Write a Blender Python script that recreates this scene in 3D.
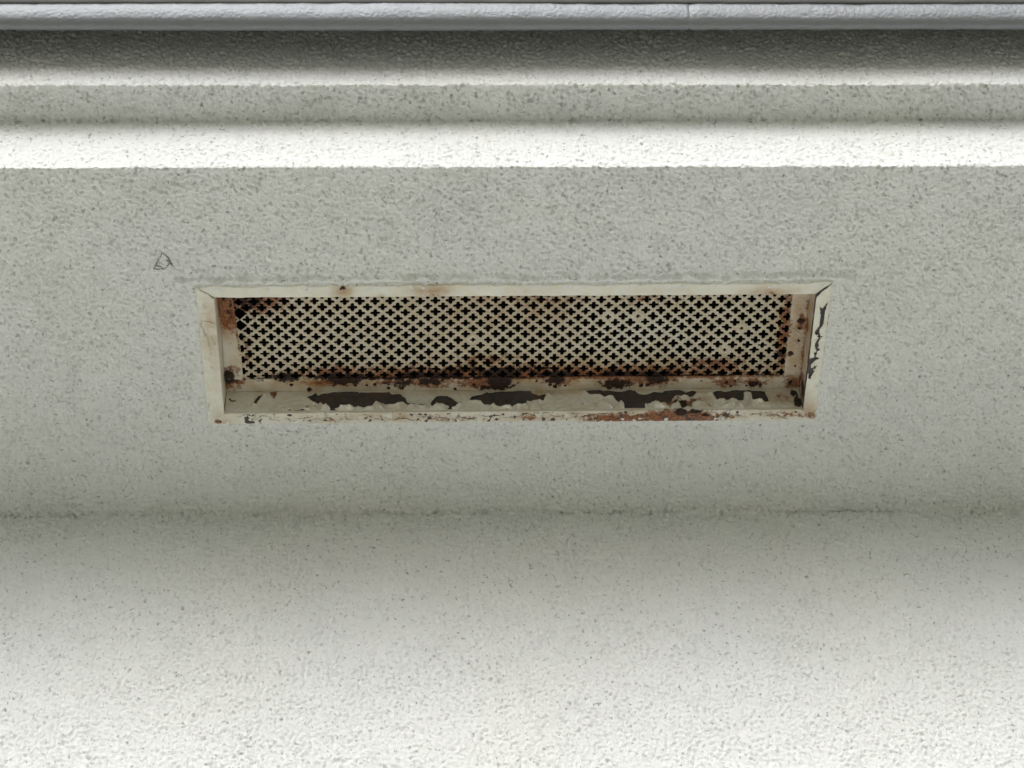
import bpy, math, random
import numpy as np
from mathutils import Matrix, Vector

for o in list(bpy.data.objects):
    bpy.data.objects.remove(o)
scene = bpy.context.scene
COL = scene.collection
rng = np.random.default_rng(11)
random.seed(5)

# ------------------------------------------------------------------ camera
CAM_H = 1.55                      # eye height above the ground
Z0 = CAM_H + 1.8640               # height of the soffit
PITCH, YAW, ROLL = math.radians(48.918), math.radians(2.438), math.radians(-2.088)
F = Vector((math.sin(YAW)*math.cos(PITCH), math.cos(YAW)*math.cos(PITCH), math.sin(PITCH)))
R = F.cross(Vector((0, 0, 1))).normalized()
U = R.cross(F)
cr, sr = math.cos(ROLL), math.sin(ROLL)
R, U = R*cr + U*sr, U*cr - R*sr
cd = bpy.data.cameras.new('camera'); cam = bpy.data.objects.new('camera', cd); COL.objects.link(cam)
M = Matrix((R, U, -F)).transposed().to_4x4(); M.translation = (0, -1.80229, CAM_H)
cam.matrix_world = M
cd.sensor_width = 36; cd.lens = 2489.2/1024*36
cd.clip_start = 0.05; cd.clip_end = 2000
scene.camera = cam

# ------------------------------------------------------------------ sky, sun, exposure
SUN_EL, SUN_AZ = math.radians(31), math.radians(190)     # azimuth from +Y, out in front of the facade
world = bpy.data.worlds.new('World'); scene.world = world; world.use_nodes = True
nt = world.node_tree; nt.nodes.clear()
sky = nt.nodes.new('ShaderNodeTexSky'); sky.sky_type = 'NISHITA'; sky.sun_disc = False
sky.sun_elevation = SUN_EL; sky.sun_rotation = SUN_AZ; sky.dust_density = 4.0; sky.air_density = 1.0
hs = nt.nodes.new('ShaderNodeHueSaturation'); hs.inputs['Saturation'].default_value = 0.15
bg = nt.nodes.new('ShaderNodeBackground'); bg.inputs['Strength'].default_value = 0.11
wo = nt.nodes.new('ShaderNodeOutputWorld')
nt.links.new(sky.outputs[0], hs.inputs['Color']); nt.links.new(hs.outputs[0], bg.inputs['Color'])
nt.links.new(bg.outputs[0], wo.inputs['Surface'])
ld = bpy.data.lights.new('sun', 'SUN'); ld.energy = 0.68; ld.angle = math.radians(45); ld.color = (0.97, 0.985, 1.0)
sun = bpy.data.objects.new('sun', ld); COL.objects.link(sun)
sd = Vector((math.sin(SUN_AZ)*math.cos(SUN_EL), math.cos(SUN_AZ)*math.cos(SUN_EL), math.sin(SUN_EL)))
sun.rotation_euler = sd.to_track_quat('Z', 'Y').to_euler(); sun.location = (0, -6, 8)
scene.view_settings.view_transform = 'Standard'; scene.view_settings.look = 'None'
scene.view_settings.gamma = 1.0; scene.view_settings.use_curve_mapping = False
scene.view_settings.exposure = 0.50
scene.cycles.max_bounces = 12; scene.cycles.diffuse_bounces = 7; scene.cycles.glossy_bounces = 3
scene.cycles.use_denoising = True; scene.cycles.denoiser = 'OPENIMAGEDENOISE'
scene.cycles.denoising_input_passes = 'RGB_ALBEDO_NORMAL'; scene.cycles.denoising_prefilter = 'ACCURATE'
scene.render.resolution_x = 1024; scene.render.resolution_y = 768

# ------------------------------------------------------------------ materials
def new_mat(name):
    m = bpy.data.materials.new(name); m.use_nodes = True
    n = m.node_tree; b = n.nodes['Principled BSDF']
    return m, n, b

def N(n, t, **kw):
    x = n.nodes.new(t)
    for k, v in kw.items():
        if k in x.inputs: x.inputs[k].default_value = v
        else: setattr(x, k, v)
    return x

def noise(n, scale, detail=3.0, rough=0.55, vec=None):
    x = N(n, 'ShaderNodeTexNoise', Scale=scale, Detail=detail, Roughness=rough)
    if vec: n.links.new(vec, x.inputs['Vector'])
    return x.outputs['Fac']

def math_n(n, op, a, b=None, clamp=False):
    x = n.nodes.new('ShaderNodeMath'); x.operation = op; x.use_clamp = clamp
    for i, v in enumerate((a, b)):
        if v is None: continue
        if isinstance(v, (int, float)): x.inputs[i].default_value = v
        else: n.links.new(v, x.inputs[i])
    return x.outputs[0]

def mapr(n, v, a, b, c=0.0, d=1.0, smooth=True):
    x = n.nodes.new('ShaderNodeMapRange'); x.interpolation_type = 'SMOOTHSTEP' if smooth else 'LINEAR'
    n.links.new(v, x.inputs[0])
    for i, q in enumerate((a, b, c, d)): x.inputs[i+1].default_value = q
    return x.outputs[0]

def mix(n, fac, a, b):
    x = n.nodes.new('ShaderNodeMix'); x.data_type = 'RGBA'
    if isinstance(fac, (int, float)): x.inputs[0].default_value = fac
    else: n.links.new(fac, x.inputs[0])
    for i, v in ((6, a), (7, b)):
        if isinstance(v, tuple): x.inputs[i].default_value = (*v, 1)
        else: n.links.new(v, x.inputs[i])
    return x.outputs[2]

def bump(n, b, h, dist, strength=1.0):
    x = n.nodes.new('ShaderNodeBump'); x.inputs['Distance'].default_value = dist; x.inputs['Strength'].default_value = strength
    n.links.new(h, x.inputs['Height']); n.links.new(x.outputs[0], b.inputs['Normal'])

def stucco_mat(name, base, rough, spec, metal=0.0, bd=0.0022):
    m, n, b = new_mat(name)
    co = N(n, 'ShaderNodeTexCoord').outputs['Object']
    big = noise(n, 3.2, 4, 0.6, co); mid = noise(n, 22.0, 3, 0.6, co)
    c = mix(n, mapr(n, big, 0.35, 0.7), base, tuple(v*k for v, k in zip(base, (0.995, 0.99, 0.965))))
    c = mix(n, math_n(n, 'MULTIPLY', mapr(n, mid, 0.5, 0.8), 0.12), c, tuple(v*k for v, k in zip(base, (0.90, 0.91, 0.93))))
    sp = noise(n, 260.0, 2, 0.5, co)                       # dark specks coloured in, standing for shaded pits in the coating
    c = mix(n, math_n(n, 'MULTIPLY', mapr(n, sp, 0.61, 0.75), 0.7), c, (0.20, 0.20, 0.18))
    n.links.new(c, b.inputs['Base Color'])
    b.inputs['Roughness'].default_value = rough; b.inputs['Specular IOR Level'].default_value = spec
    h1 = noise(n, 330.0, 3, 0.6, co)
    bump(n, b, h1, bd, 0.8)
    b.inputs['Metallic'].default_value = metal
    return m

STUCCO = stucco_mat('stucco_paint', (0.778, 0.792, 0.785), 0.55, 0.35)
MOULD = stucco_mat('moulding_paint', (0.765, 0.775, 0.765), 0.5, 0.4)
NOSE = stucco_mat('drip_paint', (0.195, 0.206, 0.222), 0.42, 0.5, 0.35, 0.0006)

def vent_mat(name, paint, metal=None):
    m, n, b = new_mat(name)
    co = N(n, 'ShaderNodeTexCoord').outputs['Object']
    at = N(n, 'ShaderNodeAttribute', attribute_name='rust'); sep = n.nodes.new('ShaderNodeSeparateColor')
    n.links.new(at.outputs['Color'], sep.inputs[0])
    n1 = noise(n, 210, 5, 0.65, co); n2 = noise(n, 75, 4, 0.6, co); n3 = noise(n, 520, 3, 0.6, co)
    c = mix(n, mapr(n, n2, 0.4, 0.7), paint, tuple(v*k for v, k in zip(paint, (0.96, 0.93, 0.84))))
    ystain = math_n(n, 'MULTIPLY', sep.outputs[0], mapr(n, n2, 0.2, 0.75, 0.45, 1.25, False), True)
    c = mix(n, ystain, c, (0.41, 0.25, 0.115))
    rv = math_n(n, 'ADD', sep.outputs[1], mapr(n, n1, 0.2, 0.8, -0.42, 0.42, False))
    rfac = mapr(n, rv, 0.28, 0.60)
    rcol = mix(n, mapr(n, n3, 0.35, 0.65), (0.34, 0.125, 0.045), (0.125, 0.045, 0.026))
    c = mix(n, math_n(n, 'MULTIPLY', rfac, 0.92), c, rcol)
    dv = math_n(n, 'ADD', sep.outputs[2], mapr(n, n1, 0.2, 0.8, -0.4, 0.4, False))
    dfac = mapr(n, dv, 0.34, 0.56)
    c = mix(n, math_n(n, 'MULTIPLY', dfac, 0.95), c, (0.022, 0.014, 0.013))
    n.links.new(c, b.inputs['Base Color'])
    ro = mapr(n, math_n(n, 'MAXIMUM', rfac, dfac), 0, 1, 0.48, 0.85, False)
    n.links.new(ro, b.inputs['Roughness']); b.inputs['Specular IOR Level'].default_value = 0.3
    h = math_n(n, 'ADD', math_n(n, 'MULTIPLY', n3, 0.35), math_n(n, 'MULTIPLY', math_n(n, 'ADD', rfac, math_n(n, 'MULTIPLY', dfac, n3)), 0.55))
    bump(n, b, h, 0.0007, 0.8)
    return m

VPAINT = vent_mat('vent_paint', (0.78, 0.775, 0.71))
VSHEET = vent_mat('sheet_paint', (0.72, 0.70, 0.61))
def plain(name, col, rough, sc=120, var=0.35, bd=0.0006):
    m, n, b = new_mat(name); co = N(n, 'ShaderNodeTexCoord').outputs['Object']
    f = noise(n, sc, 4, 0.6, co)
    n.links.new(mix(n, mapr(n, f, 0.3, 0.7), col, tuple(v*(1-var) for v in col)), b.inputs['Base Color'])
    b.inputs['Roughness'].default_value = rough; bump(n, b, f, bd, 0.7); return m
BARE = plain('bare_metal', (0.082, 0.072, 0.071), 0.62, 160, 0.4)
_n = BARE.node_tree; _b = _n.nodes['Principled BSDF']; _c = _b.inputs['Base Color'].links[0].from_socket
_co = N(_n, 'ShaderNodeTexCoord').outputs['Object']
_n.links.new(mix(_n, math_n(_n, 'MULTIPLY', mapr(_n, noise(_n, 55, 5, .65, _co), .48, .68), .8), _c, (0.115, 0.062, 0.038)), _b.inputs['Base Color'])
RUSTM = plain('rust_lump', (0.060, 0.026, 0.018), 0.9, 400, 0.75)
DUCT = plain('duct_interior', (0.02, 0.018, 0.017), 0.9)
PENCIL = plain('pencil_mark', (0.30, 0.30, 0.27), 0.8)
ROOFM = plain('roof_flashing', (0.20, 0.205, 0.21), 0.45, 30, 0.2)
GROUNDM = plain('pale_bounce_ground', (0.40, 0.397, 0.315), 0.9, 60, 0.4, 0.003)  # unseen ground, made pale olive to bounce light up onto the soffit

# ------------------------------------------------------------------ mesh helpers
def mesh_obj(name, verts, faces, mat, parent=None, attr=None, smooth=True):
    me = bpy.data.meshes.new(name)
    verts = np.asarray(verts, np.float32).reshape(-1, 3); faces = np.asarray(faces, np.int32)
    k = faces.shape[1]
    me.vertices.add(len(verts)); me.vertices.foreach_set('co', verts.ravel())
    me.loops.add(faces.size); me.loops.foreach_set('vertex_index', faces.ravel())
    me.polygons.add(len(faces))
    me.polygons.foreach_set('loop_start', np.arange(0, faces.size, k, dtype=np.int32))
    if smooth: me.polygons.foreach_set('use_smooth', np.ones(len(faces), bool))
    me.update(calc_edges=True); me.validate()
    if attr is not None:
        a = me.attributes.new('rust', 'FLOAT_COLOR', 'POINT')
        d = np.zeros((len(verts), 4), np.float32); d[:, :3] = np.clip(attr, 0, 1.4); d[:, 3] = 1
        a.data.foreach_set('color', d.ravel())
    me.materials.append(mat)
    o = bpy.data.objects.new(name, me); COL.objects.link(o); o.parent = parent
    return o

def grid_faces(nu, nv, keep=None):
    i = np.arange(nu*nv).reshape(nu, nv)
    f = np.stack([i[:-1, :-1], i[1:, :-1], i[1:, 1:], i[:-1, 1:]], -1).reshape(-1, 4)
    return f if keep is None else f[keep.reshape(-1)]

def compact(v, f, attr=None):
    used = np.unique(f); m = -np.ones(len(v), np.int64); m[used] = np.arange(len(used))
    return v[used], m[f], (None if attr is None else attr[used])

def tag(o, label=None, cat=None, group=None, kind=None):
    for k, v in (('label', label), ('category', cat), ('group', group), ('kind', kind)):
        if v: o[k] = v
    return o

# band-limited noise tiles, 1.28 m across
TN, TD = 1024, 1.25e-3
kx = np.fft.fftfreq(TN, TD); KR = np.hypot(kx[:, None], kx[None, :])
def band(lam, width, seed):
    w = np.random.default_rng(seed).standard_normal((TN, TN))
    k0 = 1/lam
    t = np.real(np.fft.ifft2(np.fft.fft2(w)*np.exp(-((KR-k0)/(width*k0))**2)))
    return t/t.std()
def samp(t, x, s):
    fx, fs = x/TD, s/TD
    ix, js = np.floor(fx).astype(int), np.floor(fs).astype(int); ax, bs = fx-ix, fs-js
    g = lambda a, b: t[a % TN, b % TN]
    return (g(ix, js)*(1-ax)+g(ix+1, js)*ax)*(1-bs)+(g(ix, js+1)*(1-ax)+g(ix+1, js+1)*ax)*bs
T_A, T_B, T_P, T_P2, T_M, T_L = band(.0072, .6, 1), band(.0044, .6, 2), band(.0075, .6, 3), band(.0052, .6, 6), band(.035, .6, 4), band(.30, .6, 5)
def stucco(x, s):
    """height of the sprayed coating in metres"""
    a = samp(T_A, x, s); b = samp(T_B, x, s); p = samp(T_P, (x+s)*.75, (s-x)*1.15); p2 = samp(T_P2, x, s)
    md_ = np.clip(1+.12*samp(T_L, x*2.1, s*2.1)+.14*samp(T_M, x, s), .6, 1.5)
    h = md_*(0.00088*np.tanh(1.1*a) + 0.00065*np.tanh(b))
    h -= 0.0030*np.clip((p-1.55)/0.55, 0, 1) + 0.0022*np.clip((p2-1.7)/0.5, 0, 1)
    h += 0.0011*np.clip((a*b-1.5)/1.8, 0, 1)
    return h, 0.00035*samp(T_M, x, s) + 0.0010*samp(T_L, x, s)

# ------------------------------------------------------------------ the eave, swept along x
VX, VY, VTH = 0.07171, -0.21828, -0.00334          # vent centre and turn
D, ZF, Y2 = 0.4444, 0.0738, 0.4852
YF, ZG, ZS = 0.5412, 0.1123, 0.190     # drip nose in front of a dark groove
prof = []                                           # (Y outwards, z), seg id
def fillet(p0, p1, p2, r, n=4):
    p0, p1, p2 = map(np.array, (p0, p1, p2))
    a = (p0-p1)/np.linalg.norm(p0-p1); b = (p2-p1)/np.linalg.norm(p2-p1)
    return [tuple(p1+a*r*(1-t)**2+b*r*t**2) for t in np.linspace(0, 1, n)]
DS = 1.25e-3
pts = []; ids = []
def line(a, b, seg, step=DS):
    n = max(2, int(np.ceil(math.dist(a, b)/step))+1)
    for t in np.linspace(0, 1, n): put((a[0]+(b[0]-a[0])*t, a[1]+(b[1]-a[1])*t), seg)
def put(p, seg):
    if pts and math.dist(p, pts[-1]) < 1e-5: return
    pts.append(p); ids.append(seg)
r0, r1 = 0.0028, 0.0022
for z in np.linspace(-Z0-0.02, -0.56, 120): put((0, z), 'wall')
line((0, -.56), (0, -.40), 'wall', 0.002)
line((0, -.40), (0, -r0), 'wall')
c = fillet((0, -1), (0, 0), (1, 0), r0, 7)
for i, q in enumerate(c): put(q, 'wall' if i < 3 else 'soffit')
line(c[-1], (D-r1, 0), 'soffit')
c = fillet((0, 0), (D, 0), (D, 1), r1, 5)
for i, q in enumerate(c): put(q, 'soffit' if i < 2 else 'fascia')
line(c[-1], (D, ZF-.002), 'fascia')
c = fillet((D, 0), (D, ZF), (1, ZF), .002, 6)
for i, q in enumerate(c): put(q, 'fascia' if i < 3 else 'step')
line(c[-1], (Y2-r1, ZF), 'step')
c = fillet((D, ZF), (Y2, ZF), (Y2, 1), r1, 5)
for i, q in enumerate(c): put(q, 'step' if i < 2 else 'cove')
line(pts[-1], (Y2, ZS-.014), 'cove')
for t in np.linspace(0, math.pi/2, 16): put((Y2+.014*(1-math.cos(t)), ZS-.014+.014*math.sin(t)), 'cove')
YI = 0.522
line(pts[-1], (YI-.001, ZS), 'nose', .002)
line((YI, ZS-.001), (YI, ZG), 'nose', .002)
qy, qz, psi = YI, ZG, -90.0                          # nose: tight under-curl opening into a gently bowed face
while psi < 96:
    r = .006 if psi < 0 else (.010 if psi < 60 else .036)
    st = .0006; qy += st*math.cos(math.radians(psi)); qz += st*math.sin(math.radians(psi)); psi += math.degrees(st/r)
    put((qy, qz), 'nose')
line(pts[-1], (qy-.006, ZS+.003), 'nose', .003)
P = np.array(pts); ids = np.array(ids)
S = np.r_[0, np.cumsum(np.hypot(*np.diff(P, axis=0).T))]
T = np.gradient(P, S, axis=0); T /= np.linalg.norm(T, axis=1)[:, None]
NRM = np.stack([T[:, 1], -T[:, 0]], 1)              # outward-facing (Y, z)
S -= S[np.argmax(ids == 'soffit')]
dense = np.arange(-0.53, 0.68, DS)
far = np.cumsum(np.linspace(0.004, 0.045, 130))
X = np.r_[-(far[::-1])+dense[0], dense, far+dense[-1]]
XX, SS = np.meshgrid(X, S, indexing='ij')
H, HL = stucco(XX, SS)
amp = np.ones(len(S))
amp[ids == 'nose'] = 0.07; amp[ids == 'step'] = 1.2; amp[ids == 'cove'] = .9; amp[ids == 'fascia'] = .7
HL = HL*np.where(np.abs(P[:, 1]) < 2, 1, 1)[None, :]
HL = HL - (ids == 'nose')[None, :]*.0022*np.exp(-((XX-0.2327)/.0016)**2) + (ids == 'nose')[None, :]*.0009*np.exp(-((XX-0.243)/.005)**2)
TOT = H*amp[None, :] + HL*np.where(ids == 'wall', 1, np.where(ids == 'nose', .3, .55))[None, :]
TOT += (.0011*np.clip(samp(T_A, XX, SS*.5)+.6*samp(T_M, XX, SS*0), -.6, 2.5)*np.exp(-(SS/.0045)**2))
# plaster worked up to the vent frame: smoother margin and a trowelled ridge along its outer side
yy = -P[:, 0][None, :] + 0*XX
cu, su = math.cos(VTH), math.sin(VTH)
lu = cu*(XX-VX)+su*(yy-VY); lv = -su*(XX-VX)+cu*(yy-VY)
on = (ids == 'soffit')[None, :]
HWL, HWR, HWF, HWB = .307, .304, .0885, .0885       # outer edges of the frame from its centre
du = np.maximum(-HWL-lu, lu-HWR); dv = np.maximum(-HWF-lv, lv-HWB)
dd = np.maximum(du, dv)
sm = np.clip(1-dd/.012, 0, 1)*on
TOT = TOT*(1-.55*sm) + sm*0.0004
ck = np.clip(1-(dd-.0015*samp(T_M, XX*1.7, SS*1.7))/.0055, 0, 1)*on*(lv > -HWF)
TOT = TOT*(1-.75*ck) + ck*(.0016+.0005*samp(T_A, XX, SS)+.0004*samp(T_M, XX*2, SS*2))
wob = .0012*samp(T_M, XX, SS*0)
ridge = np.exp(-((lv+HWF+.0068+wob)/.0026)**2)*(np.abs(lu) < .325)*on
TOT += .0036*ridge*(1+.35*samp(T_M, XX*2, SS*0)) - .0008*np.exp(-((lv+HWF+.0022)/.0018)**2)*(np.abs(lu) < .31)*on
rr = 0*np.exp(-((lu-HWR-.006-wob)/.003)**2)*(np.abs(lv) < .095)*on
TOT += .0011*rr
V = np.empty(XX.shape+(3,))
V[..., 0] = XX; V[..., 1] = -(P[:, 0][None]+TOT*NRM[:, 0][None]); V[..., 2] = P[:, 1][None]+TOT*NRM[:, 1][None]
V[..., 2] += Z0
SOFF_H = (X, S, TOT)
building = bpy.data.objects.new('building', None); COL.objects.link(building)
tag(building, 'off-white stuccoed building wall with a deep boxed eave and moulded cornice', 'building')
hole = (np.abs(lu-(HWR-HWL)/2) < (HWL+HWR)/2-.004) & (np.abs(lv) < HWF-.004) & on
hole_f = hole[:-1, :-1] & hole[1:, 1:]
def band_obj(name, seg, mat, x0=None, x1=None):
    j = np.where(ids == seg)[0]; a, b = j[0], min(j[-1]+1, len(S)-1)
    i0 = 0 if x0 is None else np.searchsorted(X, x0); i1 = len(X)-1 if x1 is None else np.searchsorted(X, x1)
    v = V[i0:i1+1, a:b+1]
    keep = ~hole_f[i0:i1, a:b]
    vv, ff, _ = compact(v.reshape(-1, 3), grid_faces(v.shape[0], v.shape[1], keep))
    return mesh_obj(name, vv, ff[:, ::-1], mat, building)
band_obj('wall', 'wall', STUCCO); band_obj('soffit', 'soffit', STUCCO); band_obj('fascia', 'fascia', STUCCO)
band_obj('stepped_underside', 'step', STUCCO); band_obj('cove_moulding', 'cove', MOULD)
JX = 0.232
band_obj('bullnose_moulding', 'nose', NOSE, None, JX); band_obj('bullnose_moulding', 'nose', NOSE, JX, None)

def box(a, b):
    (x0, y0, z0), (x1, y1, z1) = a, b
    v = [(x, y, z) for x in (x0, x1) for y in (y0, y1) for z in (z0, z1)]
    return v, [(0, 1, 3, 2), (4, 6, 7, 5), (0, 4, 5, 1), (2, 3, 7, 6), (0, 2, 6, 4), (1, 5, 7, 3)]
zt = ZS+.004+Z0
v1, f1 = box((X[0], -YF-.001, zt), (X[-1], .60, zt+.05)); v2, f2 = box((X[0], -YF-.0022, ZG+.0142+Z0), (X[-1], -YF+.0005, zt+.002))
mesh_obj('roof_edge', v1+v2, f1+[tuple(i+8 for i in q) for q in f2], ROOFM, building, smooth=False)

# pencil scribble on the soffit
def soff_pt(x, y):
    i = np.clip(np.searchsorted(X, x), 1, len(X)-1)
    j = np.argmin(np.where(ids == 'soffit', np.abs(P[:, 0]+y), 9))
    return Vector((x, y, Z0 - TOT[i, j] - 0.0004))
strokes = [[(-.2640, -.3463), (-.2675, -.3395), (-.2707, -.3325), (-.2738, -.3262)],
           [(-.2738, -.3262), (-.2695, -.3258), (-.2650, -.3266), (-.2605, -.3305), (-.2578, -.3341)],
           [(-.2640, -.3463), (-.2606, -.3418), (-.2585, -.3385), (-.2578, -.3341), (-.2568, -.3320)],
           [(-.2596, -.3398), (-.2570, -.3355), (-.2550, -.3285)],
           [(-.2716, -.3300), (-.2685, -.3298), (-.2655, -.3290)],
           [(-.2612, -.3375), (-.2598, -.3345), (-.2592, -.3318)]]
vs, fs = [], []
for st in strokes:
    q = []
    for a, b in zip(st[:-1], st[1:]):
        for t in np.linspace(0, 1, 6, endpoint=False): q.append((a[0]+(b[0]-a[0])*t, a[1]+(b[1]-a[1])*t))
    q.append(st[-1]); q = [(x+random.gauss(0, .00018), y+random.gauss(0, .00018)) for x, y in q]
    base = len(vs)
    for k, (x, y) in enumerate(q):
        a = q[max(k-1, 0)]; b = q[min(k+1, len(q)-1)]; d = Vector((b[0]-a[0], b[1]-a[1])).normalized()
        w = .0009*(1-.5*abs(2*k/(len(q)-1)-1)); p = soff_pt(x, y)
        for sgn, dz in ((-1, 0), (0, -.00025), (1, 0)):
            vs.append((p.x-d.y*w*sgn, p.y+d.x*w*sgn, p.z+dz))
    for k in range(len(q)-1):
        for e in (0, 1):
            i = base+3*k+e; fs.append((i, i+1, i+4, i+3))
mesh_obj('pencil_scribble', vs, fs, PENCIL, building)

# ground
v, f = box((-400, -400, -0.3), (400, 400, 0.0))
tag(mesh_obj('ground', v, f, GROUNDM, None, smooth=False), kind='structure')

# ------------------------------------------------------------------ the vent (local millimetres: u along, v towards the wall, w up)
vent = bpy.data.objects.new('soffit_vent', None); COL.objects.link(vent)
vent.location = (VX, VY, Z0); vent.rotation_euler = (0, 0, VTH)
tag(vent, 'long rusty perforated metal vent with peeling white frame set in the soffit', 'vent')
HU, HV, DEP = 290.0, 74.3, 30.0
TL_, TR_, TF_, TB_ = 17.0, 14.0, 14.2, 13.8       # widths of the frame members

def blobs(a, b, lst, base=(0, 0, 0)):
    out = np.zeros(a.shape+(3,)); out[:] = base
    for (ca, cb, ra, rb, ch, st) in lst:
        g = st*np.exp(-(((a-ca)/ra)**2+((b-cb)/rb)**2))
        out[..., ch] = np.maximum(out[..., ch], g) if ch else out[..., ch]+g
    return out
def mm(v): return np.asarray(v, float)*1e-3
def vn(x, y, t=T_M, k=1e-3): return samp(t, np.asarray(x)*k+.31, np.asarray(y)*k+.77)

# frame members: profile swept along the opening, mitred
def member(name, side, width, blob, seed):
    t = np.r_[0, 0, 0, .25, .9, np.linspace(1.6, width-1.6, 9), width-.9, width-.25, width, width]
    w = np.r_[4, 1.5, -1.2, -1.9, -2.3, np.full(9, -2.4), -2.3, -1.9, -1.2, 2.5]
    L0, L1 = {'front': (TL_, TR_), 'back': (TL_, TR_), 'left': (TF_, TB_), 'right': (TF_, TB_)}[side]
    half = HU if side in ('front', 'back') else HV
    n = int(2*half/1.3)
    q = np.linspace(0, 1, n)[:, None]
    fr = t/width
    a0, a1 = -(half+L0*fr)+.22, half+L1*fr-.22
    A = a0[None]+(a1-a0)[None]*q
    TT = np.repeat(t[None], n, 0)
    TT = TT + .35*vn(A, TT*0+seed*40)*(TT > .5) + .25*vn(A, TT*0+seed*40+200, T_A)*(TT > width-2)
    W = np.repeat(w[None], n, 0) + (.16*vn(A, TT+seed*30) + .10*vn(A, TT*1+seed*30, T_A, 1e-3))*(w[None] < 0)
    if side == 'front': uvw = (A, -(HV+TT), W)
    if side == 'back': uvw = (A, HV+TT, W)
    if side == 'left': uvw = (-(HU+TT), A, W)
    if side == 'right': uvw = (HU+TT, A, W)
    f = grid_faces(n, len(t))
    if side in ('back', 'left'): f = f[:, ::-1]
    at = blobs(A, TT, blob)
    return mesh_obj(name, mm(np.stack(uvw, -1)), f, VPAINT, vent, at.reshape(-1, 3))
rail_f = member('frame_rail', 'front', TF_, [(-166, 7, 10, 9, 0, .9), (-166, 11, 3, 3, 1, .7), (-83, 7, 20, 9, 0, .9), (-83, 2, 14, 5, 1, .42), (244, 3, 26, 7, 0, .8), (244, 2, 14, 4, 1, .35), (150, 6, 30, 5, 0, .15), (-130, 1, 4, 3, 0, .7), (16, 8, 22, 6, 0, .18)], 1)
RAIL_B = [(0, 4, 300, 8, 0, .16), (-292, 11, 9, 4, 0, .6), (-297, 10, 3.5, 3, 1, .9), (15, 8, 13, 4, 1, .62), (15, 7, 20, 6, 0, .5), (110, 9, 65, 8, 1, .74), (165, 9, 50, 10, 1, 1.0), (-60, 9, 60, 6, 1, .42), (-190, 9, 50, 6, 1, .36), (110, 8, 70, 8, 0, .6), (165, 5, 40, 8, 1, .85), (167, 2, 9, 5, 2, .95), (180, 1, 10, 3, 2, .8), (192, 6, 5, 2.5, 2, .8), (215, 8, 18, 5, 1, .5), (270, 6, 26, 5, 1, .55), (297, 6, 9, 8, 1, .7), (265, 4, 30, 9, 0, .4), (-150, 6, 60, 6, 0, .3), (-205, 8, 12, 4, 1, .33), (-105, 5, 40, 5, 0, .3)]
rail_b = member('frame_rail', 'back', TB_, RAIL_B, 2); rail_b.data.materials[0] = BARE
stile_l = member('frame_stile', 'left', TL_, [(-30, 6, 34, 10, 0, .42), (-60, 3, 16, 6, 0, .3), (20, 4, 30, 6, 0, .2), (78, 5, 10, 6, 0, .3)], 3)

# right stile: bare metal with a peeling film over it
st_ = member('frame_stile', 'right', TR_, [(70, 2, 12, 6, 0, .7), (72, 5, 9, 8, 1, .5)], 4)

def inside(px, py, poly):
    r = np.zeros(px.shape, bool); m = len(poly)
    for i in range(m):
        x0, y0 = poly[i]; x1, y1 = poly[(i+1) % m]
        cnd = ((y0 > py) != (y1 > py))
        with np.errstate(divide='ignore', invalid='ignore'):
            r ^= cnd & (px < (x1-x0)*(py-y0)/((y1-y0) if y1 != y0 else 1e-9)+x0)
    return r
def pdist(px, py, polys):
    d = np.full(px.shape, 1e3)
    for poly in polys:
        m = len(poly)
        for i in range(m):
            x0, y0 = poly[i]; x1, y1 = poly[(i+1) % m]; L = (x1-x0)**2+(y1-y0)**2+1e-9
            t = np.clip(((px-x0)*(x1-x0)+(py-y0)*(y1-y0))/L, 0, 1)
            d = np.minimum(d, np.hypot(px-x0-t*(x1-x0), py-y0-t*(y1-y0)))
    return d
def film(name, a, b, chips, place, blob, step=.7, curl=1.6, lift=.35, flip=False, thick=.35, parent=None, lowlip=0.0):
    A, B = np.meshgrid(np.linspace(*a, int((a[1]-a[0])/step)), np.linspace(*b, int((b[1]-b[0])/step)), indexing='ij')
    ja, jb = A+.45*vn(A, B, T_A, 1.6e-3), B+.45*vn(A, B+300, T_A, 1.6e-3)
    hole = np.zeros(A.shape, bool)
    for c in chips: hole |= inside(ja, jb, c)
    d = pdist(A, B, chips); hole |= d < .55
    cl = np.clip(.55+.6*vn(A, B*0+50, T_M, 2.2e-3), 0.05, 1.6)
    up_ = np.full(A.shape, 99.)                     # distance to the chip above: lower lips curl out the most
    for k in range(A.shape[1]-2, -1, -1): up_[:, k] = np.where(hole[:, k+1], step, up_[:, k+1]+step)
    lip = np.clip(1+.7*vn(A, B*0+90, T_M, 3.1e-3), .15, 2.4)
    off = lift + curl*cl*np.exp(-d/2.4) + lowlip*lip*np.exp(-np.clip(up_, 0, 40)/2.6)*np.clip(B/2.5, 0, 1)**.7 + .22*vn(A, B, T_A, .9e-3)
    keep = ~(hole[:-1, :-1] & hole[1:, 1:] & hole[1:, :-1] & hole[:-1, 1:])
    v = mm(np.stack(place(A, B, off), -1)).reshape(-1, 3)
    at = blobs(A, B, blob).reshape(-1, 3)
    v, f, at = compact(v, grid_faces(A.shape[0], A.shape[1], keep), at)
    o = mesh_obj(name, v, f[:, ::-1] if flip else f, VPAINT, parent or vent, at)
    md = o.modifiers.new('thickness', 'SOLIDIFY'); md.thickness = thick*1e-3; md.offset = -1
    return o

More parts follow.
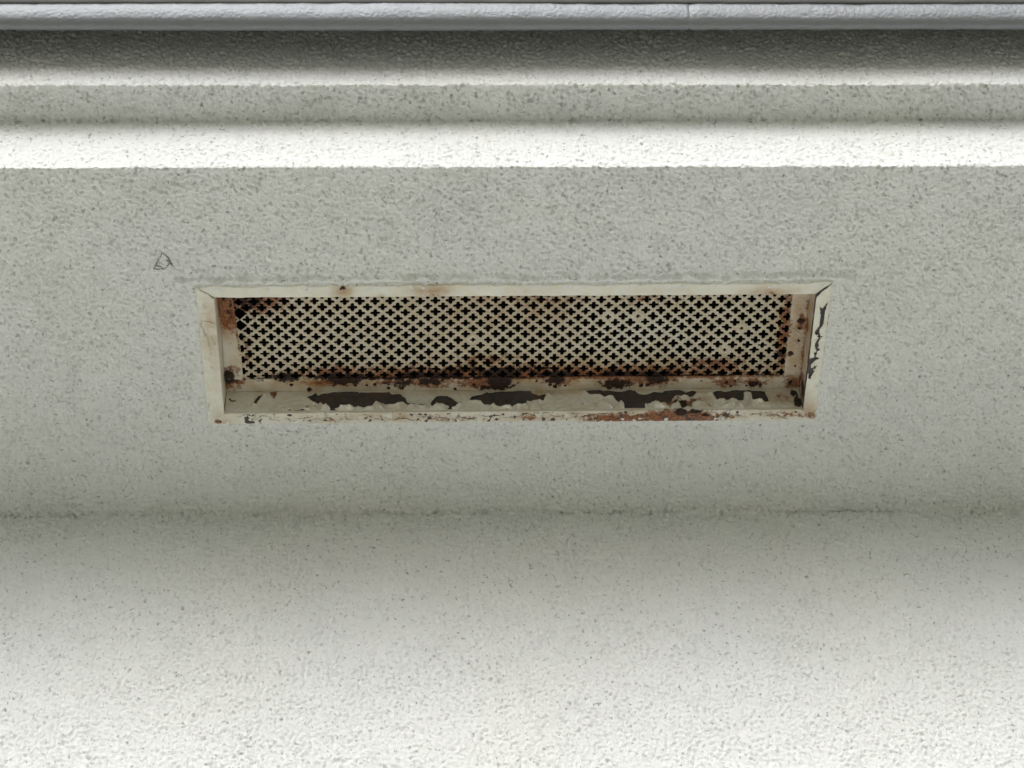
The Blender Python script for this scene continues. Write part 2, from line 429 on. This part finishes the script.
stile_chips = [
 [(294.3, -60.5), (297.1, -57.9), (301.5, -66), (299.6, -52.6), (300.0, -39.5), (296.4, -30.3), (298.4, -23.6), (300.8, -22.3), (297.6, -18.3), (297.0, -14.3), (299.2, -4.9), (296.6, -3.6), (293.8, -11.7), (294.5, -15.7), (297.0, -20.3), (292.4, -27.7), (294.0, -32.9), (296.6, -36.9), (296.2, -50.0)],
 [(290.4, 4.7), (295.1, 4.1), (294.1, -2.0), (297.0, -4.0), (296.1, 3.4), (300.4, 4.8), (292.2, 12.5), (292.3, 17), (294.2, 16.0), (298.4, 15.0), (293.3, 32.3), (291.2, 29.2), (289.9, 15.5)]]
stf = film('paint_film', (290.2, 303.7), (-88.2, 88), stile_chips+[[(289, 73.4), (305, 89.5), (289, 89.5)], [(289, -73.4), (305, -89.8), (289, -89.8)]], lambda a, b, o: (a-.0*b, b, -2.35-o), [(297, 74, 8, 12, 0, .6), (299, 80, 7, 6, 1, .62), (292, 60, 5, 14, 0, .4)], curl=1.9, flip=False, parent=st_)
# the bare metal under it
st_.data.materials[0] = BARE

def crack(u, t, L, r, ang=0.0, wd=.35):
    n = max(3, int(L/2.2)); up, dn = [], []
    ca, sa = math.cos(ang), math.sin(ang); y = 0
    for k in range(n+1):
        x = (k/n-.5)*L; y += r.gauss(0, .75); h = wd*(1-abs(2*k/n-1))*r.uniform(.6, 1.7)+.05
        up.append((u+x*ca-(y+h)*sa, t+x*sa+(y+h)*ca)); dn.append((u+x*ca-(y-h)*sa, t+x*sa+(y-h)*ca))
    return up+dn[::-1]
rr_ = random.Random(3)
cr_ = [crack(u, rr_.uniform(2.5, 9.5), rr_.uniform(9, 26), rr_, rr_.uniform(-.35, .35)) for u in range(-270, 286, 15)]
cr_ += [crack(u+rr_.uniform(-8, 8), rr_.uniform(1.5, 7), rr_.uniform(5, 9), rr_, rr_.uniform(1.0, 2.1), .3) for u in range(-260, 286, 24)]
MIT = [[(-290.4, -4.2), (-290.4, 0), (-307.4, 13.8), (-312, 13.8), (-312, -4.2)], [(290.4, -4.2), (290.4, 0), (304.4, 13.8), (312, 13.8), (312, -4.2)]]
film('paint_film', (-306, 303), (-4.0, TB_-.2), cr_+MIT, lambda a, b, o: (a, HV+np.where(b < 0, -.25-.3*o, b), np.where(b < 0, -2.55-b-o*np.clip(1+b, 0, 1), -2.3-o)), RAIL_B, step=.75, curl=.9, lift=.3, flip=True, parent=rail_b)
lc_ = [crack(-295, -45, 9, rr_, .35, .45), crack(-304.5, -28, 48, rr_, 1.5, .3), crack(-297, 12, 6, rr_, .5, .4), crack(-294, -20, 12, rr_, 1.2, .15), crack(-302, 62, 14, rr_, 1.9, .5), crack(-299, -66, 7, rr_, .8, .2)]
film('paint_film', (-306.8, -290.2), (-88.2, 88), lc_+[[(-289, -73.6), (-308, -89.2), (-289, -89.2)], [(-289, 73.6), (-308, 88.8), (-289, 88.8)]], lambda a, b, o: (a, b, -2.3-o), [(-296, -30, 10, 34, 0, .42), (-293, -60, 6, 16, 0, .3), (-294, 20, 6, 30, 0, .22), (-296, 78, 6, 10, 0, .35)], step=.75, curl=.7, lift=.3, parent=stile_l)

# sleeve: four vertical faces of the recess
def sleeve(name, a, place, blob, mat=VPAINT, flip=False, seed=0, base=(0, 0, 0)):
    A, B = np.meshgrid(np.linspace(a[0], a[1], int((a[1]-a[0])/1.4)), np.linspace(1.5, DEP+1.4, 22), indexing='ij')
    off = .15*vn(A, B+seed*50)
    at = blobs(A, B, blob, base)
    f = grid_faces(*A.shape)
    return mesh_obj(name, mm(np.stack(place(A, B, off), -1)), f[:, ::-1] if flip else f, mat, vent, at.reshape(-1, 3))
slv_b = sleeve('sleeve_wall', (-HU, HU), lambda a, b, o: (a, HV+.2-o, b), [], BARE, seed=1)
sleeve('sleeve_wall', (-HU, HU), lambda a, b, o: (a, -HV-.2+o, b), [(0, 15, 300, 20, 0, .5)], seed=2)
sleeve('sleeve_wall', (-HV, HV), lambda a, b, o: (-HU-.2+o, a, b), [(-50, 22, 30, 12, 0, .9), (-50, 25, 25, 9, 1, .55), (52, 26, 8, 8, 2, .6)], seed=3, base=(.25, 0, 0))
sleeve('sleeve_wall', (-HV, HV), lambda a, b, o: (HU+.2-o, a, b), [(-20, 20, 60, 20, 0, .55), (-12, 27, 12, 8, 1, .8), (60, 12, 12, 14, 2, .85), (58, 16, 20, 20, 1, .8), (30, 26, 20, 5, 1, .5)], seed=4, base=(.35, 0, 0))
back_chips = [
 [(-262.4, 14.7), (-257.5, 21.8), (-250.6, 25.3), (-255.0, 19.1), (-258.2, 13.8)],
 [(-270.4, 1.7), (-265.8, 3.4), (-261.7, 3.3), (-265.7, 1.0)],
 [(-219.6, 2.9), (-210.9, 6.3), (-206.3, 7.2), (-210.8, 2.2)],
 [(-209.4, 19.5), (-203.0, 22.1), (-199.0, 26.6), (-197.7, 21.2), (-191.9, 25.6), (-180.2, 28.5), (-168.4, 29.5), (-157.8, 29.5), (-155.4, 27.9), (-129.4, 27.6), (-125.8, 28.5), (-123.4, 24.0), (-113.9, 23.0), (-108.6, 16.7), (-116.2, 11.4), (-125.6, 10.6), (-130.9, 14.2), (-138.6, 14.7), (-142.0, 9.0), (-149.0, 7.0), (-156.1, 9.2), (-163.1, 7.5), (-172.6, 10.2), (-178.3, 5.0), (-181.8, 2.4), (-187.6, 2.4), (-189.0, 9.5), (-195.0, 13.1), (-202.1, 14.1)],
 [(-114.7, 22.1), (-108.8, 18.4), (-107.6, 15.4), (-89.3, 11.6), (-91.1, 8.5), (-102.9, 12.1), (-107.0, 9.5), (-111.1, 14.8), (-114.6, 14.1)],
 [(-83.8, 14.6), (-79.3, 18.1), (-75.8, 20.8), (-67.5, 21.6), (-62.8, 18.0), (-54.6, 13.4), (-59.3, 8.1), (-62.3, 6.4), (-62.9, 1.1), (-66.4, 1.1), (-65.8, 10.0), (-69.9, 10.9), (-79.3, 9.2), (-83.8, 8.7)],
 [(-46.3, 16.0), (-42.7, 19.5), (-36.8, 21.3), (-27.2, 25.6), (-16.5, 27.3), (-2.3, 28.1), (10.0, 28.8), (17.1, 28.8), (19.3, 24.2), (25.1, 21.5), (32.3, 22.3), (39.5, 25.8), (33.4, 20.4), (29.7, 16.1), (21.5, 17.1), (13.1, 14.5), (12.4, 9.1), (2.3, 9.2), (-7.1, 7.0), (-14.2, 7.6), (-21.6, 10.4), (-26.3, 8.7), (-31.0, 10.5), (-35.6, 16.3), (-41.5, 17.0)],
 [(70.4, 26.4), (76.5, 29.5), (87.2, 29.5), (94.2, 27.9), (107.6, 26.0), (117.2, 28.6), (123.1, 27.6), (125.2, 23.1), (129.7, 20.4), (139.5, 23.9), (151.4, 24.6), (152.8, 27.3), (168.3, 28.1), (172.8, 24.4), (184.7, 25.2), (185.6, 21.6), (179.3, 17.2), (172.3, 19.0), (160.3, 16.5), (157.6, 12.0), (149.3, 11.2), (144.5, 10.4), (142.3, 12.7), (136.3, 11.7), (132.1, 10.5), (131.6, 2.9), (113.2, 1.8), (110.3, 2.8), (110.3, 11.7), (104.4, 12.6), (100.0, 18.0), (91.7, 18.1), (87.8, 19.0), (77.3, 21.8)],
 [(185.0, 21.8), (200.3, 22.8), (206.6, 25.9), (214.8, 24.9), (226.9, 27.4), (238.7, 26.4), (245.7, 24.5), (253.9, 23.6), (257.5, 11.9), (251.5, 11.6), (240.0, 14.7), (239.6, 22.8), (233.0, 22.0), (231.7, 14.8), (225.7, 14.0), (219.9, 15.8), (208.1, 16.3), (205.0, 14.2), (202.2, 16.9), (200.8, 20.8), (185, 20.9)]]
back_chips = [[(a, max(.4, b-3.4) if b < 18 else b+.4) for a, b in c] for c in back_chips]
film('paint_film', (-289.6, 289.6), (.8, DEP+.6), back_chips, lambda a, b, o: (a, HV-.1-o*np.clip((31.5-b)/5, .15, 1), b),
     [(-242, 27, 4, 6, 1, .75), (170, 8, 26, 8, 1, .75), (168, 7, 8, 7, 2, .95), (270, 16, 16, 10, 0, .7), (272, 18, 8, 8, 1, .5), (286, 10, 5, 14, 2, .8), (283, 22, 4, 8, 2, .8),
      (-118, 12, 18, 4, 1, .45), (30, 26, 20, 5, 0, .4), (0, 28, 290, 6, 0, .45), (-140, 6, 60, 6, 0, .2), (190, 14, 20, 7, 0, .5)], curl=1.3, thick=.6, parent=slv_b, lowlip=1.8)

# inner flange the sheet is fixed to
ux = [-242, -224, -205, -113, -126, -59, 23, 34, 42, 96, 108, 129, 139, 155, 162, 215, 220, -170, -84, -26, -14, 43, 104, 143, 214, 242]
def flange(name, rect, blob, seed, taper=0.0, base=(.1, 0, 0)):
    (u0, u1), (v0, v1) = rect
    A, B = np.meshgrid(np.linspace(u0, u1, max(14, int((u1-u0)/1.4))), np.linspace(v0, v1, max(14, int((v1-v0)/1.4))), indexing='ij')
    at = blobs(A, B, blob, base)
    W = DEP+.22*vn(A, B+seed*70)+.1*vn(A, B+seed*31, T_A)
    if taper: A = A-np.where(B < 0, 1, 1)*taper*np.clip((20-B)/95, 0, 1)*((A-u0)/(u1-u0))
    o = mesh_obj(name, mm(np.stack((A, B, W), -1)), grid_faces(*A.shape)[:, ::-1], VPAINT, vent, at.reshape(-1, 3))
    md = o.modifiers.new('thickness', 'SOLIDIFY'); md.thickness = .0012; md.offset = -1
    return o
fb = [(-287, 53, 9, 8, 2, .75), (-285, 58, 14, 10, 1, .6), (-190, 62, 40, 6, 0, .7), (-185, 62, 22, 4, 1, .58), (-170, 58, 16, 6, 2, .75), (-115, 61, 22, 6, 1, .6), (-112, 63, 16, 6, 2, .5), (-84, 62, 12, 4, 2, .7), (-84, 62, 20, 6, 1, .7),
      (-30, 63, 22, 8, 1, .75), (-14, 60, 10, 12, 2, .78), (-18, 70, 16, 4, 2, .55), (45, 60, 13, 8, 1, .7), (43, 60, 8, 6, 2, .7), (105, 64, 16, 8, 1, .68), (104, 66, 14, 6, 2, .62), (142, 62, 18, 7, 1, .66), (145, 59, 9, 6, 2, .7),
      (215, 65, 14, 6, 1, .6), (243, 66, 12, 5, 1, .62), (243, 68, 8, 4, 2, .55), (286, 66, 10, 8, 1, .6), (-228, 57, 12, 4, 2, .6), (0, 60, 260, 9, 0, .32), (60, 57.5, 230, 2.2, 1, .62), (-100, 57.5, 150, 2.0, 2, .52)]
fb = [(a, b, ra*(1.5 if ch else 1), rb*(1.4 if ch else 1), ch, st*1.16) for a, b, ra, rb, ch, st in fb]
fl_b = flange('flange', ((-HU, HU), (57.0, HV)), fb, 1, base=(.40, .16, 0))
flange('flange', ((-HU, HU), (-HV, -57)), [(-250, -66, 60, 14, 1, .6)], 2)
flange('flange', ((-HU, -272), (-57, 57)), [(-281, -42, 30, 42, 1, .78), (-284, -52, 6, 12, 2, .62), (-280, -28, 6, 8, 2, .5), (-276, -40, 3, 20, 2, .5), (-281, -18, 14, 18, 0, 1.0), (-284, -25, 9, 10, 1, .5), (-286, 51, 8, 9, 2, .9), (-282, 45, 12, 10, 1, .6), (-273, 0, 2.5, 60, 1, .6)], 3, taper=6, base=(.35, .05, 0))
fl_r = flange('flange', ((273, HU), (-57, 57)), [(283, 0, 10, 60, 0, .38), (284, -14, 5, 12, 1, .8), (284, -14, 4, 6, 2, .65), (283, 10, 4, 3, 2, .5), (276, 28, 6, 5, 1, .7), (276, 28, 4, 3, 2, .6), (289, 0, 3, 70, 1, .5), (283, 44, 3, 2, 2, .5)], 4, base=(.45, .12, 0))

# perforated sheet with real clover-shaped holes
PIT = 14.82
quad = [(4.9, 0), (4.7, 1.0), (3.9, 1.75), (1.8, 1.8), (1.75, 3.9), (1.0, 4.7)]
hp = []
for k in range(4):
    cc, s_ = [(1, 0), (0, 1), (-1, 0), (0, -1)][k]
    hp += [(x*cc-y*s_, x*s_+y*cc) for x, y in quad]
outp = []
for k in range(4):
    a = [(1, 0), (0, 1), (-1, 0), (0, -1)][k]; b = [(1, 0), (0, 1), (-1, 0), (0, -1)][(k+1) % 4]
    for t in (0, .14, .3, .5, .7, .86): outp.append(((a[0]*(1-t)+b[0]*t)*PIT/2, (a[1]*(1-t)+b[1]*t)*PIT/2))
hp, outp = np.array(hp), np.array(outp); m = len(hp)
vs, fs = [], []
i0 = -8
ph_u, ph_v = -196.6, -42.2
for i in range(-24, 80):
    for j in range(-12, 24):
        if (i+j) % 2: continue
        cx, cy = ph_u+i*PIT/2, ph_v+j*PIT/2
        if not (-279 < cx < 281 and -74 < cy < 63): continue
        if cx < -268 and cy < -8 and random.random() < .35: continue      # rusted away at the corner
        if cx < -262 and -50 < cy < -20 and random.random() < .12: continue
        sc = 1+random.gauss(0, .05)
        if random.random() < .012: sc *= random.uniform(.35, .7)
        b = len(vs)
        h_ = hp*sc*(1+rng.normal(0, .02, (m, 1))); vs += [(cx+x, cy+y) for x, y in h_]; vs += [(cx+x, cy+y) for x, y in outp]
        for k in range(m):
            k2 = (k+1) % m; fs.append((b+k, b+m+k, b+m+k2, b+k2))
vs = np.array(vs); A, B = vs[:, 0], vs[:, 1]
W = DEP+1.6+.5*vn(A, B)+1.2*samp(T_L, A*1e-3, B*1e-3)*np.clip(1-np.abs(B)/75, 0, 1)
sb = [(-262, -55, 55, 34, 1, .82), (-262, -45, 26, 26, 2, .55), (-215, -60, 40, 10, 1, .5), (-20, -40, 90, 35, 0, .30), (130, -60, 60, 22, 1, .48), (60, 50, 300, 16, 0, .55),
      (0, 58, 290, 17, 1, .88), (268, 0, 9, 70, 1, .62), (268, -5, 10, 50, 0, .5), (270, 28, 10, 8, 2, .6), (-230, 57, 18, 8, 2, .78), (-170, 58, 40, 8, 2, .75), (-86, 57, 40, 8, 2, .70),
      (-15, 55, 22, 12, 2, .8), (45, 57, 26, 9, 2, .75), (104, 57, 30, 8, 2, .7), (145, 57, 24, 8, 2, .7), (230, 58, 60, 5, 2, .55), (-110, 50, 40, 12, 1, .5), (20, 45, 40, 14, 1, .45),
      (200, 45, 50, 14, 1, .62), (-180, 50, 50, 14, 1, .6), (-30, 35, 60, 14, 1, .45), (30, -45, 70, 14, 1, .42), (130, -45, 40, 18, 1, .45), (-20, 48, 120, 9, 2, .42), (30, -20, 25, 14, 0, .2), (-265, 20, 8, 50, 1, .45)]
at = blobs(A, B, sb, (.33, 0.09, 0))
at[:, 0] *= np.clip(1-.75*np.exp(-(((A-120)/50)**2+((B+2)/24)**2)), 0, 1)
at[:, 2] = np.where(B > 36, at[:, 2]*1.25, at[:, 2])
sheet = mesh_obj('perforated_sheet', mm(np.stack((A, B, W), -1)), np.array(fs)[:, ::-1], VSHEET, vent, at, smooth=False)
md = sheet.modifiers.new('thickness', 'SOLIDIFY'); md.thickness = .0010; md.offset = -1

# duct above the sheet
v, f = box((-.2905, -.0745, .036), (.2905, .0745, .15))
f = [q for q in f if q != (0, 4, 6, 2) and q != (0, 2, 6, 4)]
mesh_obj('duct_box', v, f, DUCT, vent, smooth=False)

# rust blisters and corroded nail heads
def lump(seed, flat=.5):
    r = np.random.default_rng(seed); v = [(0, 0, -flat)]; rings = 3; seg = 9
    for i in range(1, rings+1):
        ph = i/rings*math.pi/2
        for k in range(seg):
            a = 2*math.pi*k/seg; q = (1+r.normal(0, .16))*math.sin(ph)
            v.append((q*math.cos(a), q*math.sin(a), -flat*math.cos(ph)*(1+r.normal(0, .15))))
    f = [(0, 1+(k+1) % seg, 1+k, 1+k) for k in range(seg)]
    q = [(1+(i*seg)+k, 1+i*seg+(k+1) % seg, 1+(i+1)*seg+(k+1) % seg, 1+(i+1)*seg+k) for i in range(rings-1) for k in range(seg)]
    me = bpy.data.meshes.new('rust_blister')
    me.from_pydata(v, [], [(a, b, c) for a, b, c, _ in f]+q); me.polygons.foreach_set('use_smooth', [True]*len(me.polygons)); me.materials.append(RUSTM); me.update()
    return me
lumps = [lump(s) for s in range(5)]
def blister(u, v, w, r, name='rust_blister', ax='z', parent=None):
    o = bpy.data.objects.new(name, lumps[random.randrange(5)]); COL.objects.link(o); o.parent = parent or vent
    o.location = (u*1e-3, v*1e-3, w*1e-3); s = r*1e-3
    o.scale = (s*random.uniform(.8, 1.3), s*random.uniform(.8, 1.2), s*random.uniform(.5, .9))
    o.rotation_euler = (math.radians(90) if ax == 'y' else 0, 0, random.uniform(0, 6.28) if ax == 'z' else 0)
bl = [(-224, 65, 2.6), (-231, 61, 1.9), (-206, 71, 2.6), (-113, 70, 3.0), (-126, 70, 2.0), (-59, 72, 2.2), (23, 62, 1.5), (33, 62, 1.6), (42, 69, 2.8), (37, 67, 2.0), (52, 68, 2.2), (96, 71, 3.0), (108, 69, 3.2), (103, 65, 2.0),
      (116, 65, 1.9), (129, 69, 2.6), (136, 68, 2.6), (139, 66, 1.6), (155, 62, 1.4), (162, 62, 1.3), (215, 65, 2.6), (220, 70, 2.0), (224, 64, 1.3), (242, 69, 3.2), (236, 70, 1.7), (250, 69, 2.0), (-287, 51, 4.2), (-170, 60, 4.0), (-90, 62, 3.2),
      (-77, 62, 2.6), (-40, 66, 2.4), (-32, 69, 2.0), (-24, 64, 2.2), (-13, 67, 3.5), (-10, 60, 3.4), (284, -15, 3.4), (283, -5, 2.0), (284, 11, 1.6), (277, 27, 2.6), (283, 44, 1.5), (280, 66, 2.4), (190, 63, 1.3), (-160, 66, 1.6), (-148, 66, 1.5), (-140, 65, 2.0), (-182, 66, 1.5)]
for u, v, r in bl: blister(u, v, DEP+.1, r, parent=(fl_r if u > 273 and v < 57 else fl_b) if v > 50 or u > 0 else None)
for u, w, r in ((-242, 25, 2.8), (286, 8, 4.0), (284, 23, 2.4)): blister(u, HV-.8, w, r, ax='y', parent=slv_b)
for u, v, r in ((167, 76, 4.2), (179, 75, 3.0), (192, 80, 2.2)): blister(u, v, -2.4, r, parent=rail_b)
for u, v, r, pr in ((-295, 84.5, 1.7, rail_b), (-166, -86.2, 1.8, rail_f), (-168.5, -84.6, 1.1, rail_f)): blister(u, v, -2.4, r, 'nail_head', parent=pr)

# loose curled paint flakes hanging at the lower lip and on the rails
def flake(u, v, w, lu_, lw, seed, face='back', tilt=0.0, cv=1.0):
    r = random.Random(seed); n, k = 15, 8
    A, B = np.meshgrid(np.linspace(-.5, .5, n), np.linspace(0, 1, k), indexing='ij')
    pk = r.uniform(-.3, .3)
    top = np.array([(1-abs(x-pk)*r.uniform(.7, 1.3))*r.uniform(.72, 1.08) for x in A[:, 0]])
    top[0] *= .5; top[-1] *= .4
    edge = np.array([r.uniform(.8, 1.12)*(1-.35*q) for q in np.linspace(0, 1, k)])
    a = A*lu_*edge[None, :]+B*lu_*r.uniform(-.25, .25); b = B*lw*top[:, None]
    off = .3+cv*r.uniform(.8, 2.2)*B**1.5*(1+1.1*A*r.uniform(-1, 1))+.25*np.sin(A*9+seed)*B
    if face == 'back': xyz = (u+a, v-off, w+b)
    else: xyz = (u+a, v+(b-.5*lw), w-off)
    o = mesh_obj('paint_flake', mm(np.stack(xyz, -1)), grid_faces(n, k), VPAINT, slv_b if face == 'back' else rail_b, np.tile((r.uniform(.05, .3), r.uniform(0, .25), 0), (n*k, 1)))
    md = o.modifiers.new('thickness', 'SOLIDIFY'); md.thickness = .0004; md.offset = 0
for i, (u, lw, wd) in enumerate(((-203, 11, 16), (-190, 8, 11), (-170, 7, 15), (-134, 11, 13), (-104, 9, 12), (-75, 9, 12), (-25, 8, 11), (5, 8, 16), (22, 13, 13), (90, 15, 22), (106, 8, 9), (147, 8, 11), (163, 12, 13), (190, 14, 24), (213, 11, 17), (226, 11, 10), (236, 18, 7), (248, 8, 12))):
    flake(u, HV-.4, .3, wd, lw*.85, 40+i, cv=2.0)
for i, (u, vv, wd, lw) in enumerate(((-262, 79, 11, 5), (-240, 80, 14, 6), (-215, 80, 12, 6), (-195, 79, 15, 7), (-178, 81, 10, 5), (-150, 80, 14, 6), (-128, 79, 16, 6), (-96, 80, 12, 5), (-60, 79, 14, 5), (-8, 80, 12, 5), (25, 79, 10, 5), (58, 80, 15, 5), (122, 78, 15, 4), (232, 80, 14, 6), (252, 81, 12, 6), (270, 80, 10, 5))):
    flake(u, vv, -2.2, wd, lw, 80+i, 'rail', cv=.8)
